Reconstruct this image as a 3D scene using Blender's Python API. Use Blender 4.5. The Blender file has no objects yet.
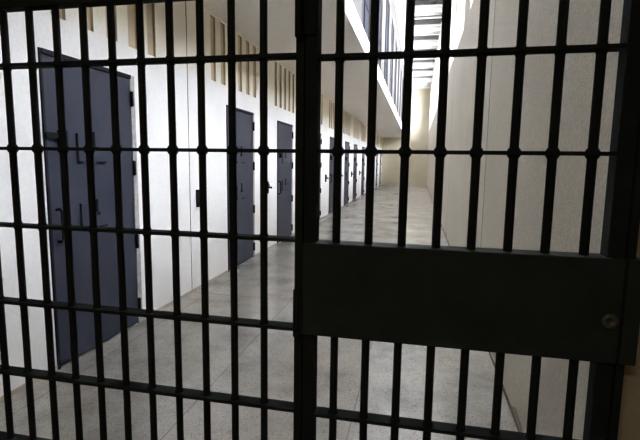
import bpy, bmesh, math, random
from mathutils import Vector, Matrix

random.seed(7)
scene = bpy.context.scene
COL = scene.collection

# ------------------------------------------------------------------ camera
PITCH, YAW, ROLL, FPX, EYE = 0.1266, 0.2094, 0.0141, 453.92, 1.4243
cam_data = bpy.data.cameras.new('camera')
cam_data.sensor_fit = 'HORIZONTAL'
cam_data.sensor_width = 36.0
cam_data.lens = 36.0 * FPX / 640.0
cam_data.clip_start = 0.02
cam_data.clip_end = 200
cam = bpy.data.objects.new('camera', cam_data)
COL.objects.link(cam)
_f = Vector((-math.sin(YAW) * math.cos(PITCH), math.cos(YAW) * math.cos(PITCH), -math.sin(PITCH)))
_r = Vector((math.cos(YAW), math.sin(YAW), 0))
_u = _r.cross(_f)
_r2 = math.cos(ROLL) * _r + math.sin(ROLL) * _u
_u2 = math.cos(ROLL) * _u - math.sin(ROLL) * _r
cam.matrix_world = Matrix(((_r2.x, _u2.x, -_f.x, 0), (_r2.y, _u2.y, -_f.y, 0), (_r2.z, _u2.z, -_f.z, EYE), (0, 0, 0, 1)))
scene.camera = cam

# ------------------------------------------------------------------ world, exposure
world = bpy.data.worlds.new('sky')
world.use_nodes = True
scene.world = world
bg = world.node_tree.nodes['Background']
bg.inputs['Color'].default_value = (0.87, 0.90, 1.0, 1)
bg.inputs['Strength'].default_value = 28.5

scene.view_settings.view_transform = 'Standard'
scene.view_settings.look = 'None'
scene.view_settings.gamma = 1.0
scene.view_settings.use_curve_mapping = False
scene.view_settings.exposure = 0.0
lamp = bpy.data.lights.new('vestibule_lamp', 'AREA')
lamp.shape = 'RECTANGLE'
lamp.size, lamp.size_y = 1.2, 0.3
lamp.energy = 20
lamp.color = (1.0, 0.86, 0.66)
lamp_o = bpy.data.objects.new('vestibule_lamp', lamp)
COL.objects.link(lamp_o)
lamp_o.location = (-0.7, -1.3, 3.0)
scene.cycles.max_bounces = 14
scene.cycles.diffuse_bounces = 10
scene.cycles.glossy_bounces = 4
scene.cycles.transmission_bounces = 6
scene.cycles.transparent_max_bounces = 16
scene.cycles.use_denoising = True

# ------------------------------------------------------------------ the plan of the place (metres)
XL, XR = -2.3438, 0.5932          # left cell wall, right wall
ZS = 3.078                        # soffit under the upper storey
XF, ZFT = -0.853, 3.362           # edge of the upper slab
YG = 1.146                        # plane of the gate
YB, YE = -2.2, 30.3               # back of the vestibule, end of the corridor
ZR = 6.1                          # underside of the roof beams
XO = 0.94                         # outer face of the right wall
YT = 1.05                         # cross wall that holds the gate
BAY = 2.06


# ------------------------------------------------------------------ materials
def new_mat(name):
    m = bpy.data.materials.new(name)
    m.use_nodes = True
    return m, m.node_tree.nodes, m.node_tree.links, m.node_tree.nodes['Principled BSDF']


def coords(n):
    return n.new('ShaderNodeTexCoord').outputs['Object']


def noise(n, l, co, scale, detail=4, rough=0.55):
    t = n.new('ShaderNodeTexNoise')
    t.inputs['Scale'].default_value = scale
    t.inputs['Detail'].default_value = detail
    t.inputs['Roughness'].default_value = rough
    l.new(co, t.inputs['Vector'])
    return t.outputs['Fac']


def ramp(n, l, fac, stops):
    r = n.new('ShaderNodeValToRGB')
    e = r.color_ramp.elements
    while len(e) < len(stops):
        e.new(0.5)
    for k, (p, c) in enumerate(stops):
        e[k].position = p
        e[k].color = (*c, 1) if len(c) == 3 else c
    l.new(fac, r.inputs['Fac'])
    return r.outputs['Color']


def mathn(n, l, op, a, b=None):
    m = n.new('ShaderNodeMath')
    m.operation = op
    for k, v in enumerate((a, b)):
        if v is None:
            continue
        if isinstance(v, (int, float)):
            m.inputs[k].default_value = v
        else:
            l.new(v, m.inputs[k])
    return m.outputs[0]


def mixc(n, l, fac, a, b, mode='MIX'):
    m = n.new('ShaderNodeMix')
    m.data_type = 'RGBA'
    m.blend_type = mode
    for sock, v in ((0, fac), (6, a), (7, b)):
        if isinstance(v, (int, float)):
            m.inputs[sock].default_value = v
        elif isinstance(v, tuple):
            m.inputs[sock].default_value = (*v, 1)
        else:
            l.new(v, m.inputs[sock])
    return m.outputs[2]


def bump(n, l, b, height, strength, dist):
    k = n.new('ShaderNodeBump')
    k.inputs['Strength'].default_value = strength
    k.inputs['Distance'].default_value = dist
    l.new(height, k.inputs['Height'])
    l.new(k.outputs['Normal'], b.inputs['Normal'])


def plaster(name, lo, hi, rough=0.85, grain=60, depth=0.004, strength=0.5, mottling=0.12, band=None, dirt=None):
    m, n, l, b = new_mat(name)
    co = coords(n)
    big = noise(n, l, co, 1.3, 5)
    fine = noise(n, l, co, grain, 4, 0.7)
    c = ramp(n, l, big, [(0.3, lo), (0.7, hi)])
    c = mixc(n, l, mottling, c, ramp(n, l, fine, [(0.3, (0.2, 0.2, 0.2)), (0.7, (1, 1, 1))]), 'MULTIPLY')
    z = None
    if band or dirt:
        sp = n.new('ShaderNodeSeparateXYZ')
        l.new(co, sp.inputs[0])
        z = mathn(n, l, 'ADD', sp.outputs[2], mathn(n, l, 'MULTIPLY', noise(n, l, co, 9, 5), 0.16))
    if band:      # the upper part of the wall is tinted cream, blending in unevenly at the lower edge
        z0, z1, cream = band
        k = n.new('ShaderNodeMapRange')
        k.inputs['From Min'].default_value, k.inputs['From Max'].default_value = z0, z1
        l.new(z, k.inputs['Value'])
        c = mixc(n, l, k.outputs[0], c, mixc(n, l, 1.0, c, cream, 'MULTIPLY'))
    if dirt:      # splash stains above the floor
        top, tone = dirt
        d = mathn(n, l, 'LESS_THAN', mathn(n, l, 'ADD', sp.outputs[2], mathn(n, l, 'MULTIPLY', noise(n, l, co, 1.7, 3), -0.42)), top)
        c = mixc(n, l, mathn(n, l, 'MULTIPLY', d, 0.55), c, tone)
    l.new(c, b.inputs['Base Color'])
    b.inputs['Roughness'].default_value = rough
    bump(n, l, b, fine, strength, depth)
    return m


def paint(name, colour, rough=0.45, metallic=0.0, vary=0.25, scale=9, spec=0.5):
    m, n, l, b = new_mat(name)
    co = coords(n)
    f = noise(n, l, co, scale, 6, 0.65)
    lo = tuple(v * (1 - vary) for v in colour)
    hi = tuple(min(1, v * (1 + vary)) for v in colour)
    l.new(ramp(n, l, f, [(0.3, lo), (0.7, hi)]), b.inputs['Base Color'])
    r = n.new('ShaderNodeMapRange')
    r.inputs['To Min'].default_value = max(0.05, rough - 0.08)
    r.inputs['To Max'].default_value = rough + 0.1
    l.new(f, r.inputs['Value'])
    l.new(r.outputs[0], b.inputs['Roughness'])
    b.inputs['Metallic'].default_value = metallic
    b.inputs['Specular IOR Level'].default_value = spec
    return m


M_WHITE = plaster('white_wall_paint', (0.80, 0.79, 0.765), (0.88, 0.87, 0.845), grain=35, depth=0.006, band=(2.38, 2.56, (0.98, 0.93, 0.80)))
M_STUCCO = plaster('grey_stucco', (0.80, 0.735, 0.615), (0.87, 0.80, 0.675), grain=75, depth=0.02, strength=1.0, mottling=0.33, dirt=(-0.17, (0.22, 0.17, 0.12)))
M_BEIGE = plaster('beige_plaster', (0.66, 0.60, 0.46), (0.72, 0.66, 0.51), grain=40, depth=0.003)
M_SOFFIT = plaster('soffit_paint', (0.83, 0.80, 0.75), (0.88, 0.85, 0.80), grain=20, depth=0.002)
M_TRIM = plaster('white_concrete', (0.78, 0.78, 0.76), (0.86, 0.86, 0.84), grain=25, depth=0.002)
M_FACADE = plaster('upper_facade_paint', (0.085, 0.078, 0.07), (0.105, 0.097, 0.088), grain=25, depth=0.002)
M_BEAM = plaster('roof_beam_concrete', (0.80, 0.79, 0.77), (0.86, 0.85, 0.83), grain=25, depth=0.002)
M_SLOT = plaster('slot_brown', (0.49, 0.405, 0.27), (0.55, 0.455, 0.31), grain=30, depth=0.002)
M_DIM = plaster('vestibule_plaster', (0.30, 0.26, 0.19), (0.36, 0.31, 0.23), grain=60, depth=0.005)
M_SEAL = plaster('skirting_sealant', (0.44, 0.37, 0.30), (0.52, 0.44, 0.36), grain=25, depth=0.002)
M_DARKSKIRT = plaster('dark_skirting', (0.10, 0.075, 0.05), (0.16, 0.12, 0.085), grain=25, depth=0.002)
M_BLACK = paint('black_gate_paint', (0.0135, 0.0165, 0.0160), 0.8, spec=0.05)
M_BOX = paint('black_lock_paint', (0.019, 0.027, 0.026), 0.65, spec=0.12)
M_BOLT = paint('worn_bolt_steel', (0.06, 0.06, 0.055), 0.5)
M_DOOR = paint('slate_blue_door_paint', (0.026, 0.0305, 0.048), 0.5, vary=0.14, scale=3, spec=0.3)
M_DFRAME = paint('dark_door_frame_paint', (0.009, 0.010, 0.014), 0.6, spec=0.15)
M_JAMB = paint('worn_grey_jamb_paint', (0.33, 0.32, 0.31), 0.6, vary=0.4, scale=14)
M_IRON = paint('dark_ironmongery', (0.005, 0.0055, 0.008), 0.6, spec=0.12)
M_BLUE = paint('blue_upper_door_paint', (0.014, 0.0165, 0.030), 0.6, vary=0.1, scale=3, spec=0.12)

# terrazzo floor with sealed joints
M_FLOOR, n, l, b = new_mat('terrazzo_floor')
co = coords(n)
vor = n.new('ShaderNodeTexVoronoi')
vor.inputs['Scale'].default_value = 105
l.new(co, vor.inputs['Vector'])
stain = noise(n, l, co, 1.6, 7, 0.68)
speck = noise(n, l, co, 140, 3, 0.8)
base = ramp(n, l, stain, [(0.28, (0.24, 0.23, 0.215)), (0.5, (0.47, 0.45, 0.425)), (0.72, (0.60, 0.575, 0.545))])
chip = ramp(n, l, vor.outputs['Color'], [(0.0, (0.25, 0.24, 0.22)), (0.22, (0.8, 0.8, 0.8)), (0.5, (1, 1, 1)), (1.0, (1.2, 1.18, 1.15))])
base = mixc(n, l, 0.55, base, chip, 'MULTIPLY')
base = mixc(n, l, 0.55, base, ramp(n, l, speck, [(0.36, (0.3, 0.29, 0.27)), (0.6, (1, 1, 1))]), 'MULTIPLY')
sep = n.new('ShaderNodeSeparateXYZ')
l.new(co, sep.inputs[0])


def joint(axis, offset, period, half):
    v = mathn(n, l, 'ADD', sep.outputs[axis], -offset + period * 20 + period / 2)
    v = mathn(n, l, 'MODULO', v, period)
    v = mathn(n, l, 'SUBTRACT', v, period / 2)
    v = mathn(n, l, 'ABSOLUTE', v)
    return mathn(n, l, 'LESS_THAN', v, half)


jx = joint(0, -1.235, 0.93, 0.004)
jy = joint(1, 4.413, 4.70, 0.011)
base = mixc(n, l, mathn(n, l, 'MULTIPLY', jx, 0.55), base, (0.13, 0.12, 0.11))
base = mixc(n, l, mathn(n, l, 'MULTIPLY', jy, 0.9), base, (0.36, 0.24, 0.15))
l.new(base, b.inputs['Base Color'])
rr = n.new('ShaderNodeMapRange')
rr.inputs['To Min'].default_value = 0.15
rr.inputs['To Max'].default_value = 0.30
l.new(stain, rr.inputs['Value'])
l.new(rr.outputs[0], b.inputs['Roughness'])
b.inputs['Specular IOR Level'].default_value = 0.8
bump(n, l, b, stain, 0.1, 0.002)

# window glass: thin, slightly reflective; the roof's is tinted darker to let in less skylight
def glass(name, tint):
    m = bpy.data.materials.new(name)
    m.use_nodes = True
    n, l = m.node_tree.nodes, m.node_tree.links
    n.remove(n['Principled BSDF'])
    tr = n.new('ShaderNodeBsdfTransparent')
    tr.inputs['Color'].default_value = (*tint, 1)
    gl = n.new('ShaderNodeBsdfGlossy')
    gl.inputs['Roughness'].default_value = 0.02
    fr = n.new('ShaderNodeFresnel')
    fr.inputs['IOR'].default_value = 1.2
    mx = n.new('ShaderNodeMixShader')
    l.new(fr.outputs[0], mx.inputs[0])
    l.new(tr.outputs[0], mx.inputs[1])
    l.new(gl.outputs[0], mx.inputs[2])
    l.new(mx.outputs[0], n['Material Output'].inputs['Surface'])
    return m


M_GLASS = glass('window_glass', (0.96, 0.97, 0.97))
M_ROOFGLASS = glass('roof_glass', (0.55, 0.55, 0.54))


# ------------------------------------------------------------------ mesh helpers
def box(bm, x0, x1, y0, y1, z0, z1, mat=0, bevel=0.0):
    v = [bm.verts.new(p) for p in ((x0, y0, z0), (x1, y0, z0), (x1, y1, z0), (x0, y1, z0),
                                   (x0, y0, z1), (x1, y0, z1), (x1, y1, z1), (x0, y1, z1))]
    fs = [bm.faces.new([v[i] for i in q]) for q in
          ((0, 3, 2, 1), (4, 5, 6, 7), (0, 1, 5, 4), (1, 2, 6, 5), (2, 3, 7, 6), (3, 0, 4, 7))]
    for f in fs:
        f.material_index = mat
    if bevel:
        es = list({e for f in fs for e in f.edges})
        bmesh.ops.bevel(bm, geom=es, offset=bevel, segments=2, affect='EDGES', profile=0.6)


def lathe(bm, profile, centre, axis='z', seg=16):
    """profile: list of (distance along the axis, radius), closed at both ends."""
    cx, cy, cz = centre
    rings = []
    for d, r in profile:
        ring = []
        for k in range(seg):
            a = 2 * math.pi * k / seg
            p, q = r * math.cos(a), r * math.sin(a)
            if axis == 'z':
                co_ = (cx + p, cy + q, cz + d)
            elif axis == 'x':
                co_ = (cx + d, cy + p, cz + q)
            else:
                co_ = (cx + q, cy + d, cz + p)
            ring.append(bm.verts.new(co_))
        rings.append(ring)
    for a, c in zip(rings, rings[1:]):
        for k in range(seg):
            f = bm.faces.new((a[k], a[(k + 1) % seg], c[(k + 1) % seg], c[k]))
            f.smooth = True
    bm.faces.new(list(reversed(rings[0])))
    bm.faces.new(rings[-1])


def tube(bm, pts, r, seg=10):
    """A round rod bent through pts."""
    pts = [Vector(p) for p in pts]
    rings = []
    for i, p in enumerate(pts):
        t = (pts[min(i + 1, len(pts) - 1)] - pts[max(i - 1, 0)]).normalized()
        ref = Vector((0, 0, 1)) if abs(t.z) < 0.9 else Vector((1, 0, 0))
        a = t.cross(ref).normalized()
        c = t.cross(a).normalized()
        rings.append([bm.verts.new(p + r * (math.cos(2 * math.pi * k / seg) * a + math.sin(2 * math.pi * k / seg) * c))
                      for k in range(seg)])
    for a, c in zip(rings, rings[1:]):
        for k in range(seg):
            f = bm.faces.new((a[k], a[(k + 1) % seg], c[(k + 1) % seg], c[k]))
            f.smooth = True
    bm.faces.new(list(reversed(rings[0])))
    bm.faces.new(rings[-1])


def obj(name, bm, mats, parent=None):
    bmesh.ops.recalc_face_normals(bm, faces=bm.faces[:])
    me = bpy.data.meshes.new(name)
    bm.to_mesh(me)
    bm.free()
    for m in (mats if isinstance(mats, (list, tuple)) else [mats]):
        me.materials.append(m)
    o = bpy.data.objects.new(name, me)
    COL.objects.link(o)
    if parent is not None:
        o.parent = parent
    return o


def boxobj(name, dims, mat, parent=None, bevel=0.0):
    bm = bmesh.new()
    box(bm, *dims, bevel=bevel)
    return obj(name, bm, mat, parent)


def struct(o, label=None):
    o['kind'] = 'structure'
    if label:
        o['label'] = label
    return o


def tag(o, label, cat, group=None):
    o['label'] = label
    o['category'] = cat
    if group:
        o['group'] = group
    return o


def thing(name, loc, label=None, cat=None, group=None):
    o = bpy.data.objects.new(name, None)
    o.empty_display_size = 0.1
    COL.objects.link(o)
    o.location = loc
    if label:
        tag(o, label, cat, group)
    return o


def copy_tree(src, parent=None):
    c = src.copy()
    COL.objects.link(c)
    if parent is not None:
        c.parent = parent
    for ch in src.children:
        copy_tree(ch, c)
    return c


def pierced(name, x, thick, y0, y1, z0, z1, holes, mats):
    """A wall in the plane x (its solid lies on the side of thick) with rectangular holes (ya, yb, za, zb, depth, material of the bottom or None when it goes right through)."""
    bm = bmesh.new()
    ys = sorted({y0, y1} | {v for h in holes for v in h[:2]})
    zs_ = sorted({z0, z1} | {v for h in holes for v in h[2:4]})

    def inside(y, z):
        return any(h[0] < y < h[1] and h[2] < z < h[3] for h in holes)

    def quad(pts, mi=0):
        f = bm.faces.new([bm.verts.new(p) for p in pts])
        f.material_index = mi

    back = x + thick
    for a, c in zip(ys, ys[1:]):
        run = None
        cells = []
        for d, e in zip(zs_, zs_[1:]):
            if inside((a + c) / 2, (d + e) / 2):
                run = None
            elif run:
                run[1] = e
            else:
                run = [d, e]
                cells.append(run)
        for d, e in cells:
            quad([(x, a, d), (x, c, d), (x, c, e), (x, a, e)])
            through = True
            quad([(back, a, d), (back, a, e), (back, c, e), (back, c, d)])
    for a, c, d, e, dep, mi in holes:
        xb = back if mi is None else x + math.copysign(dep, thick)
        k = mi or 0
        quad([(x, a, d), (x, a, e), (xb, a, e), (xb, a, d)], k)
        quad([(x, c, d), (xb, c, d), (xb, c, e), (x, c, e)], k)
        quad([(x, a, e), (x, c, e), (xb, c, e), (xb, a, e)], k)
        quad([(x, a, d), (xb, a, d), (xb, c, d), (x, c, d)], k)
        if mi is not None:
            quad([(xb, a, d), (xb, c, d), (xb, c, e), (xb, a, e)], k)
            # the same patch closes the back of the wall
            quad([(back, a, d), (back, a, e), (back, c, e), (back, c, d)], 0)
    quad([(x, y0, z0), (back, y0, z0), (back, y0, z1), (x, y0, z1)])
    quad([(x, y1, z0), (x, y1, z1), (back, y1, z1), (back, y1, z0)])
    quad([(x, y0, z1), (back, y0, z1), (back, y1, z1), (x, y1, z1)])
    quad([(x, y0, z0), (x, y1, z0), (back, y1, z0), (back, y0, z0)])
    bmesh.ops.remove_doubles(bm, verts=bm.verts[:], dist=1e-5)
    return obj(name, bm, mats)


# ------------------------------------------------------------------ floor
struct(boxobj('floor', (XL - 0.3, XO, YB - 0.2, YE + 0.3, -0.15, 0.0), M_FLOOR))

# ------------------------------------------------------------------ left wall with cell doors and slots
DOORS = [(2.500, 3.485), (5.36, 6.345), (7.45, 8.435), (10.06, 11.045), (12.15, 13.135), (14.76, 15.745),
         (16.85, 17.835), (19.44, 20.425), (21.53, 22.515), (24.13, 25.115), (26.21, 27.195), (28.82, 29.80)]
ZD = 2.11
holes = [(a, c, 0.0, ZD, 0.12, 0) for a, c in DOORS]
for k, (a, c) in enumerate(DOORS):
    mid = (a + c) / 2 - 0.03
    first = mid - 0.61 if k % 2 == 0 else mid - 0.87
    for j in range(6):
        s = first + j * 0.27
        if s + 0.13 < YE - 0.1:
            holes.append((s, s + 0.13, 2.34, 3.05, 0.025, 1))
for yj in (4.40, 9.10, 13.80, 18.50, 23.20):
    holes.append((yj - 0.007, yj + 0.007, 0.0, ZS, 0.05, 2))
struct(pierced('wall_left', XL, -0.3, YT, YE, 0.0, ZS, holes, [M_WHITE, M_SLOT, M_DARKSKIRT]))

# ------------------------------------------------------------------ right wall with deep clerestory openings
openings = [(1.5, 3.0), (3.3, 4.9), (5.2, 6.62)]  # first two, out of view, are added to light the near left wall
y = 7.46
while y + 1.7 < YE:
    openings.append((y, y + 1.72))
    y += BAY
ZW0, ZW1 = 3.46, 5.85
holes = [(a, c, ZW0, ZW1, 0.35, None) for a, c in openings]
for yj in (4.32, 9.1, 13.8):
    holes.append((yj - 0.010, yj + 0.010, 0.0, 3.2, 0.05, 1))
struct(pierced('wall_right', XR, XO - XR, YT, YE, 0.0, ZR + 0.5, holes, [M_STUCCO, M_DARKSKIRT]))
for k, (a, c) in enumerate(openings):
    bm = bmesh.new()
    x0, x1 = XO - 0.07, XO - 0.02
    box(bm, x0, x1, a, a + 0.05, ZW0, ZW1)
    box(bm, x0, x1, c - 0.05, c, ZW0, ZW1)
    box(bm, x0, x1, a + 0.05, c - 0.05, ZW0, ZW0 + 0.05)
    box(bm, x0, x1, a + 0.05, c - 0.05, ZW1 - 0.05, ZW1)
    w = struct(obj('window_%d' % (k + 1), bm, M_TRIM))  # the first two are added, out of view
    obj('pane', (lambda q: (box(q, XO - 0.048, XO - 0.042, a + 0.05, c - 0.05, ZW0 + 0.05, ZW1 - 0.05), q)[1])(bmesh.new()), M_GLASS, w)

# ------------------------------------------------------------------ end wall
struct(boxobj('wall_end', (XL - 0.3, XO, YE, YE + 0.3, 0.0, ZR + 0.5), M_BEIGE))

# ------------------------------------------------------------------ upper storey: slab, facade with blue doors
struct(boxobj('ceiling', (XL - 0.3, XF - 0.03, YT, YE, ZS, ZFT - 0.02), M_SOFFIT))
struct(boxobj('trim_1', (XF - 0.03, XF, YT, YE, ZS, ZFT), M_TRIM))          # the slab's bright edge board
upper = []
y = 2.35
while y + 1.3 < YE:
    upper.append((y, y + 1.3))
    y += 2.15
ZU = 5.40
XU = XF - 0.005
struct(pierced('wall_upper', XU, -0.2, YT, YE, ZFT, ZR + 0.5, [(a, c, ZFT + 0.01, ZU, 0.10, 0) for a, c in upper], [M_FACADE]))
for k, (a, c) in enumerate(upper):
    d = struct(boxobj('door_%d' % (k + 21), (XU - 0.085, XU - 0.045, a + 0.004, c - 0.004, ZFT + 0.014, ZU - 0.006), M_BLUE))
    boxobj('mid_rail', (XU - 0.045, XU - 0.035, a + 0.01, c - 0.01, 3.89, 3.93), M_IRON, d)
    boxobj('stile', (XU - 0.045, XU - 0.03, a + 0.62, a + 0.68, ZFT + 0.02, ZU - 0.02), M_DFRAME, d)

# ------------------------------------------------------------------ roof: solid strip, beams and glazing between them
struct(boxobj('roof', (XU - 0.2, -0.50, YT, YE, ZR, ZR + 0.5), M_TRIM))
beams = []
y = 15.2 - 7 * BAY + 0.02
k = 1
while y < YE - 0.3:
    beams.append(y)
    struct(boxobj('beam_%d' % k, (-0.50, XR, y, y + 0.30, ZR, ZR + 0.30), M_BEAM))
    k += 1
    y += BAY
edges = [YT - 0.1] + beams[:-1]
for j in range(len(edges) - 1):
    a = edges[j] + 0.30 if j else YT
    c = edges[j + 1]
    if c < 3.0:                       # solid slab over the gate
        struct(boxobj('roof_near', (-0.50, XR, YT, c, ZR + 0.10, ZR + 0.30), M_TRIM))
        continue
    bm = bmesh.new()
    zz = ZR + 0.17
    for s, t in ((a, a + 0.05), (c - 0.05, c), ((a + c) / 2 - 0.03, (a + c) / 2 + 0.03)):
        box(bm, -0.50, XR, s, t, zz, zz + 0.06)
    w = struct(obj('window_%d' % (j + 41), bm, M_TRIM))
    boxobj('pane', (-0.50, XR, a + 0.05, (a + c) / 2 - 0.03, zz + 0.02, zz + 0.03), M_ROOFGLASS, w)
    boxobj('pane', (-0.50, XR, (a + c) / 2 + 0.03, c - 0.05, zz + 0.02, zz + 0.03), M_ROOFGLASS, w)

struct(boxobj('roof_shade_far', (-0.50, XR, beams[-1] + 0.30, YE, ZR + 0.10, ZR + 0.30), M_TRIM))  # last two bays closed solid to dim the end wall
struct(boxobj('roof_shade_end', (-0.50, XR, beams[-2] + 0.30, beams[-1], ZR + 0.10, ZR + 0.30), M_TRIM))

# ------------------------------------------------------------------ the dim vestibule the gate is seen from
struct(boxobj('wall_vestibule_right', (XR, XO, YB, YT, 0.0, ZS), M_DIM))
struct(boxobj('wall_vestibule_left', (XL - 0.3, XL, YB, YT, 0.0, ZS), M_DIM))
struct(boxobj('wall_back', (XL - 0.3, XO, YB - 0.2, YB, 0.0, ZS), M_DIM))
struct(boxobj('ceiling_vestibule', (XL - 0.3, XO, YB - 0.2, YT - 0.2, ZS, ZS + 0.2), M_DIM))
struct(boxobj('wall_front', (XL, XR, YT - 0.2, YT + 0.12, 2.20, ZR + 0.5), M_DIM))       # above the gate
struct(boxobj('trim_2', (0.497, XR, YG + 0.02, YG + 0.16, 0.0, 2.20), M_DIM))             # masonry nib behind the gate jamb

# low skirtings
bm = bmesh.new()
prev = YT
for a, c in DOORS + [(YE, YE)]:
    if a - prev > 0.02:
        box(bm, XL, XL + 0.006, prev + 0.002, a - 0.002, 0.0, 0.03)
    prev = c
struct(obj('baseboard_left', bm, M_SEAL))
struct(boxobj('baseboard_right', (XR - 0.008, XR, YG + 0.16, YE, 0.0, 0.022), M_DARKSKIRT))


# ------------------------------------------------------------------ cell doors
def make_door(k, a):
    """Origin at the foot of the door's left edge, on the wall face; x points into the corridor, y along the wall."""
    W = 0.985
    d = bpy.data.objects.new('door_%d' % k, None)
    COL.objects.link(d)
    d.location = (XL, a, 0)
    struct(d)
    bm = bmesh.new()
    box(bm, -0.11, 0.012, 0.0, 0.018, 0.0, ZD)
    box(bm, -0.11, 0.016, 0.018, 0.925, ZD - 0.030, ZD)
    obj('frame', bm, M_DFRAME, d)
    bm = bmesh.new()
    box(bm, -0.11, 0.004, 0.93, W, 0.0, ZD)
    obj('hinge_jamb', bm, M_JAMB, d)
    leaf = boxobj('leaf', (-0.05, 0.002, 0.020, 0.924, 0.012, ZD - 0.033), M_DOOR, d, 0.002)
    for z0, z1, y0, y1 in ((1.395, 1.60, 0.285, 0.575), (0.915, 1.11, 0.285, 0.56)):
        h = boxobj('hatch', (0.002, 0.014, y0, y1, z0, z1), M_DOOR, d, 0.002)
        bm = bmesh.new()
        box(bm, 0.0141, 0.022, y0 + 0.155, y0 + 0.172, z0 + 0.10, z1 + 0.02)
        box(bm, 0.0141, 0.026, y0 + 0.14, y0 + 0.187, z0 + 0.095, z0 + 0.12)
        obj('latch', bm, M_IRON, h)
        bm = bmesh.new()
        box(bm, 0.0141, 0.0165, y0, y0 + 0.008, z0 + 0.01, z1)
        box(bm, 0.0141, 0.018, y0, y0 + 0.045, z0, z0 + 0.014)
        box(bm, 0.0141, 0.018, y0 + 0.185, y1, z0, z0 + 0.012)
        obj('hatch_edge', bm, M_IRON, h)
    # sliding bolt, keep and staple near the left edge
    s = boxobj('sliding_bolt', (0.013, 0.034, -0.005, 0.140, 1.558, 1.592), M_IRON, d, 0.003)
    boxobj('bolt_keep', (0.0025, 0.045, 0.115, 0.165, 1.49, 1.61), M_IRON, s, 0.003)
    bm = bmesh.new()
    tube(bm, [(0.0, 0.075, 1.085), (0.03, 0.075, 1.09), (0.045, 0.075, 1.075), (0.045, 0.075, 0.89), (0.03, 0.075, 0.87), (0.0, 0.075, 0.872)], 0.011)
    obj('pull_handle', bm, M_IRON, d)
    for z in (1.92, 1.355, 0.73, 0.17):
        bm = bmesh.new()
        lathe(bm, [(-0.062, 0.004), (-0.057, 0.014), (0.057, 0.014), (0.062, 0.004)], (0.016, 0.927, z), 'z', 12)
        obj('hinge', bm, M_IRON, d)
    return d


proto_door = make_door(1, DOORS[0][0])
for k, (a, c) in enumerate(DOORS[1:]):
    dd = copy_tree(proto_door)
    dd.name = 'door_%d' % (k + 2)
    dd.location = (XL, a, 0)
    struct(dd)


# ------------------------------------------------------------------ door hold-back catches on the left wall
def make_catch():
    t = thing('door_catch', (XL, 4.55, 1.015), 'dark iron door catch on the white wall nearest the gate', 'door catch', 'door catches along the cell wall')
    bm = bmesh.new()
    box(bm, 0.0, 0.034, -0.022, 0.022, -0.095, 0.095, bevel=0.004)
    obj('backplate', bm, M_IRON, t)
    bm = bmesh.new()
    lathe(bm, [(0.0345, 0.018), (0.044, 0.013), (0.066, 0.012), (0.07, 0.019), (0.083, 0.020), (0.09, 0.012)], (0, 0, 0), 'x', 12)
    obj('stud', bm, M_IRON, t)
    bm = bmesh.new()
    tube(bm, [(0.045, 0, -0.005), (0.05, 0, 0.03), (0.045, 0, 0.055), (0.03, 0, 0.06)], 0.006)
    obj('hook', bm, M_IRON, t)
    return t


catch = make_catch()
CATCH = [(6.90, 'dark iron door catch on the white wall between the second and third cell doors'),
         (11.60, 'dark iron door catch on the white wall just past the fourth cell door'),
         (13.95, 'dark iron door catch on the white wall just past the fifth cell door'),
         (16.30, 'dark iron door catch on the white wall past the sixth cell door'),
         (18.65, 'tiny dark iron door catch on the white wall farthest down the corridor')]
for y, lab in CATCH:
    c = copy_tree(catch)
    c.location = (XL, y, 1.015)
    c['label'] = lab


# ------------------------------------------------------------------ the barred gate
ZG = [1.682, 1.452, 0.744, 0.508, 0.272]          # cross bars of the leaf
ZH = [1.920, 1.688, 1.452, 1.221, 0.980, 0.748, 0.512, 0.275]
Z_BOT, Z_TOP = 0.06, 2.13


def bar_bm(x, z0, z1, crossings, r):
    """A round bar with a weld bead swelling where it passes through each flat cross bar."""
    prof = [(z0, r)]
    for z in sorted(crossings):
        if z0 + 0.03 < z < z1 - 0.03:
            w = 0.0062 if z == 1.452 else 0.0035
            prof += [(z - 0.013, r), (z - 0.007, r + w * 0.7), (z, r + w), (z + 0.007, r + w * 0.7), (z + 0.013, r)]
    prof.append((z1, r))
    bm = bmesh.new()
    lathe(bm, prof, (x, 0, 0), 'z', 18)
    return bm


# fixed left screen
scr = thing('barred_screen', (0, YG, 0), 'fixed black steel screen of round bars and flat cross bars left of the thick post', 'barred screen')
XP0, XP1 = -0.3050, -0.2835        # its post
for i in range(-12, 10):
    x = -1.1825 + i * 0.0873
    if x < XL + 0.05:
        continue
    obj('bar', bar_bm(x, Z_BOT + 0.02, Z_TOP - 0.03, ZH[1:], 0.0100), M_BLACK, scr)
for z in ZH[1:]:
    boxobj('cross_bar', (XL + 0.002, XP0, -0.02, 0.02, z - 0.0045, z + 0.0045), M_BLACK, scr)
boxobj('middle_rail', (XL + 0.002, XP0, -0.02, 0.02, 1.844, 1.915), M_BLACK, scr)
boxobj('top_rail', (XL + 0.002, XP0, -0.02, 0.02, Z_TOP - 0.03, Z_TOP + 0.02), M_BLACK, scr)
boxobj('bottom_rail', (XL + 0.002, XP0, -0.02, 0.02, Z_BOT - 0.02, Z_BOT + 0.02), M_BLACK, scr)
boxobj('post', (XP0, XP1, -0.025, 0.025, 0.0, 2.198), M_BLACK, scr, 0.002)

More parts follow.
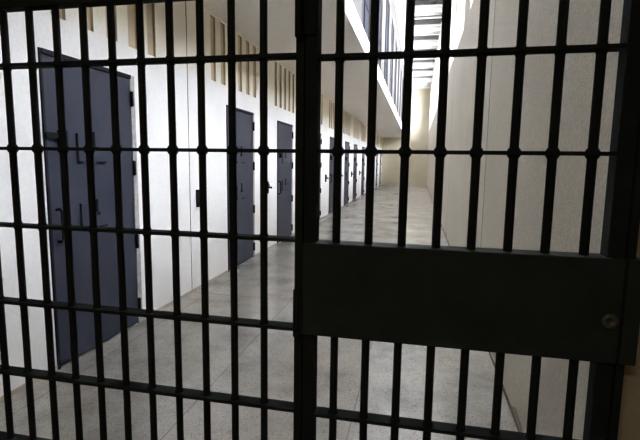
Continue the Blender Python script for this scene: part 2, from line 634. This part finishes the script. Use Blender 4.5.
# hinged leaf with the lock
gate = thing('barred_gate', (0, YG, 0), 'black barred steel gate leaf carrying the wide blank lock plate', 'gate')
XA0, XA1, XB0, XB1 = -0.2815, -0.2500, 0.4275, 0.4640
RIGHT = [-0.1995 + i * 0.0836 for i in range(8)]
LB0, LB1 = 0.974, 1.219
for x in RIGHT:
    obj('bar', bar_bm(x, Z_BOT + 0.02, Z_TOP - 0.03, ZG, 0.0106), M_BLACK, gate)
for z in ZG:
    boxobj('cross_bar', (XA1, XB0, -0.02, 0.02, z - 0.0045, z + 0.0045), M_BLACK, gate)
boxobj('top_rail', (XA1, XB0, -0.02, 0.02, Z_TOP - 0.03, Z_TOP + 0.02), M_BLACK, gate)
boxobj('bottom_rail', (XA1, XB0, -0.02, 0.02, Z_BOT - 0.02, Z_BOT + 0.02), M_BLACK, gate)
boxobj('hinge_stile', (XA0, XA1, -0.022, 0.022, Z_BOT - 0.02, Z_TOP + 0.02), M_BLACK, gate, 0.002)
boxobj('lock_stile', (XB0, XB1, -0.022, 0.022, Z_BOT - 0.02, Z_TOP + 0.02), M_BLACK, gate, 0.002)
lock = boxobj('lock_box', (XA0, XB1 - 0.001, -0.034, 0.030, LB0, LB1), M_BOX, gate, 0.003)
bm = bmesh.new()
lathe(bm, [(-0.0345, 0.0185), (-0.038, 0.0185), (-0.042, 0.0145), (-0.0422, 0.0075), (-0.036, 0.0055)], (0.440, 0, 1.0755), 'y', 24)
obj('bolt_head', bm, M_BOLT, lock)
for z0, z1 in ((1.722, 1.85), (0.965, 1.098), (0.20, 0.32)):
    bm = bmesh.new()
    lathe(bm, [(z0, 0.006), (z0 + 0.005, 0.0095), (z1 - 0.005, 0.0095), (z1, 0.006)], (XP0 + 0.0095, -0.0355, 0), 'z', 14)
    box(bm, XP0 + 0.006, XA1 - 0.005, -0.0275, -0.0255, z0 + 0.01, z1 - 0.01) if z1 > 1.2 or z1 < 0.9 else box(bm, XP0 + 0.006, XA0 + 0.002, -0.0375, -0.0345, z0 + 0.01, z1 - 0.01)
    obj('hinge', bm, M_BLACK, gate)

# jamb post on the right with its strike box
jamb = thing('gate_jamb', (0, YG, 0), 'black steel jamb post right of the gate with a square strike box', 'jamb post')
boxobj('post', (0.467, 0.485, -0.025, 0.018, 0.0, 2.198), M_BLACK, jamb, 0.002)
boxobj('strike_box', (0.4665, 0.500, -0.040, 0.016, LB0 + 0.002, LB1), M_BOX, jamb, 0.003)
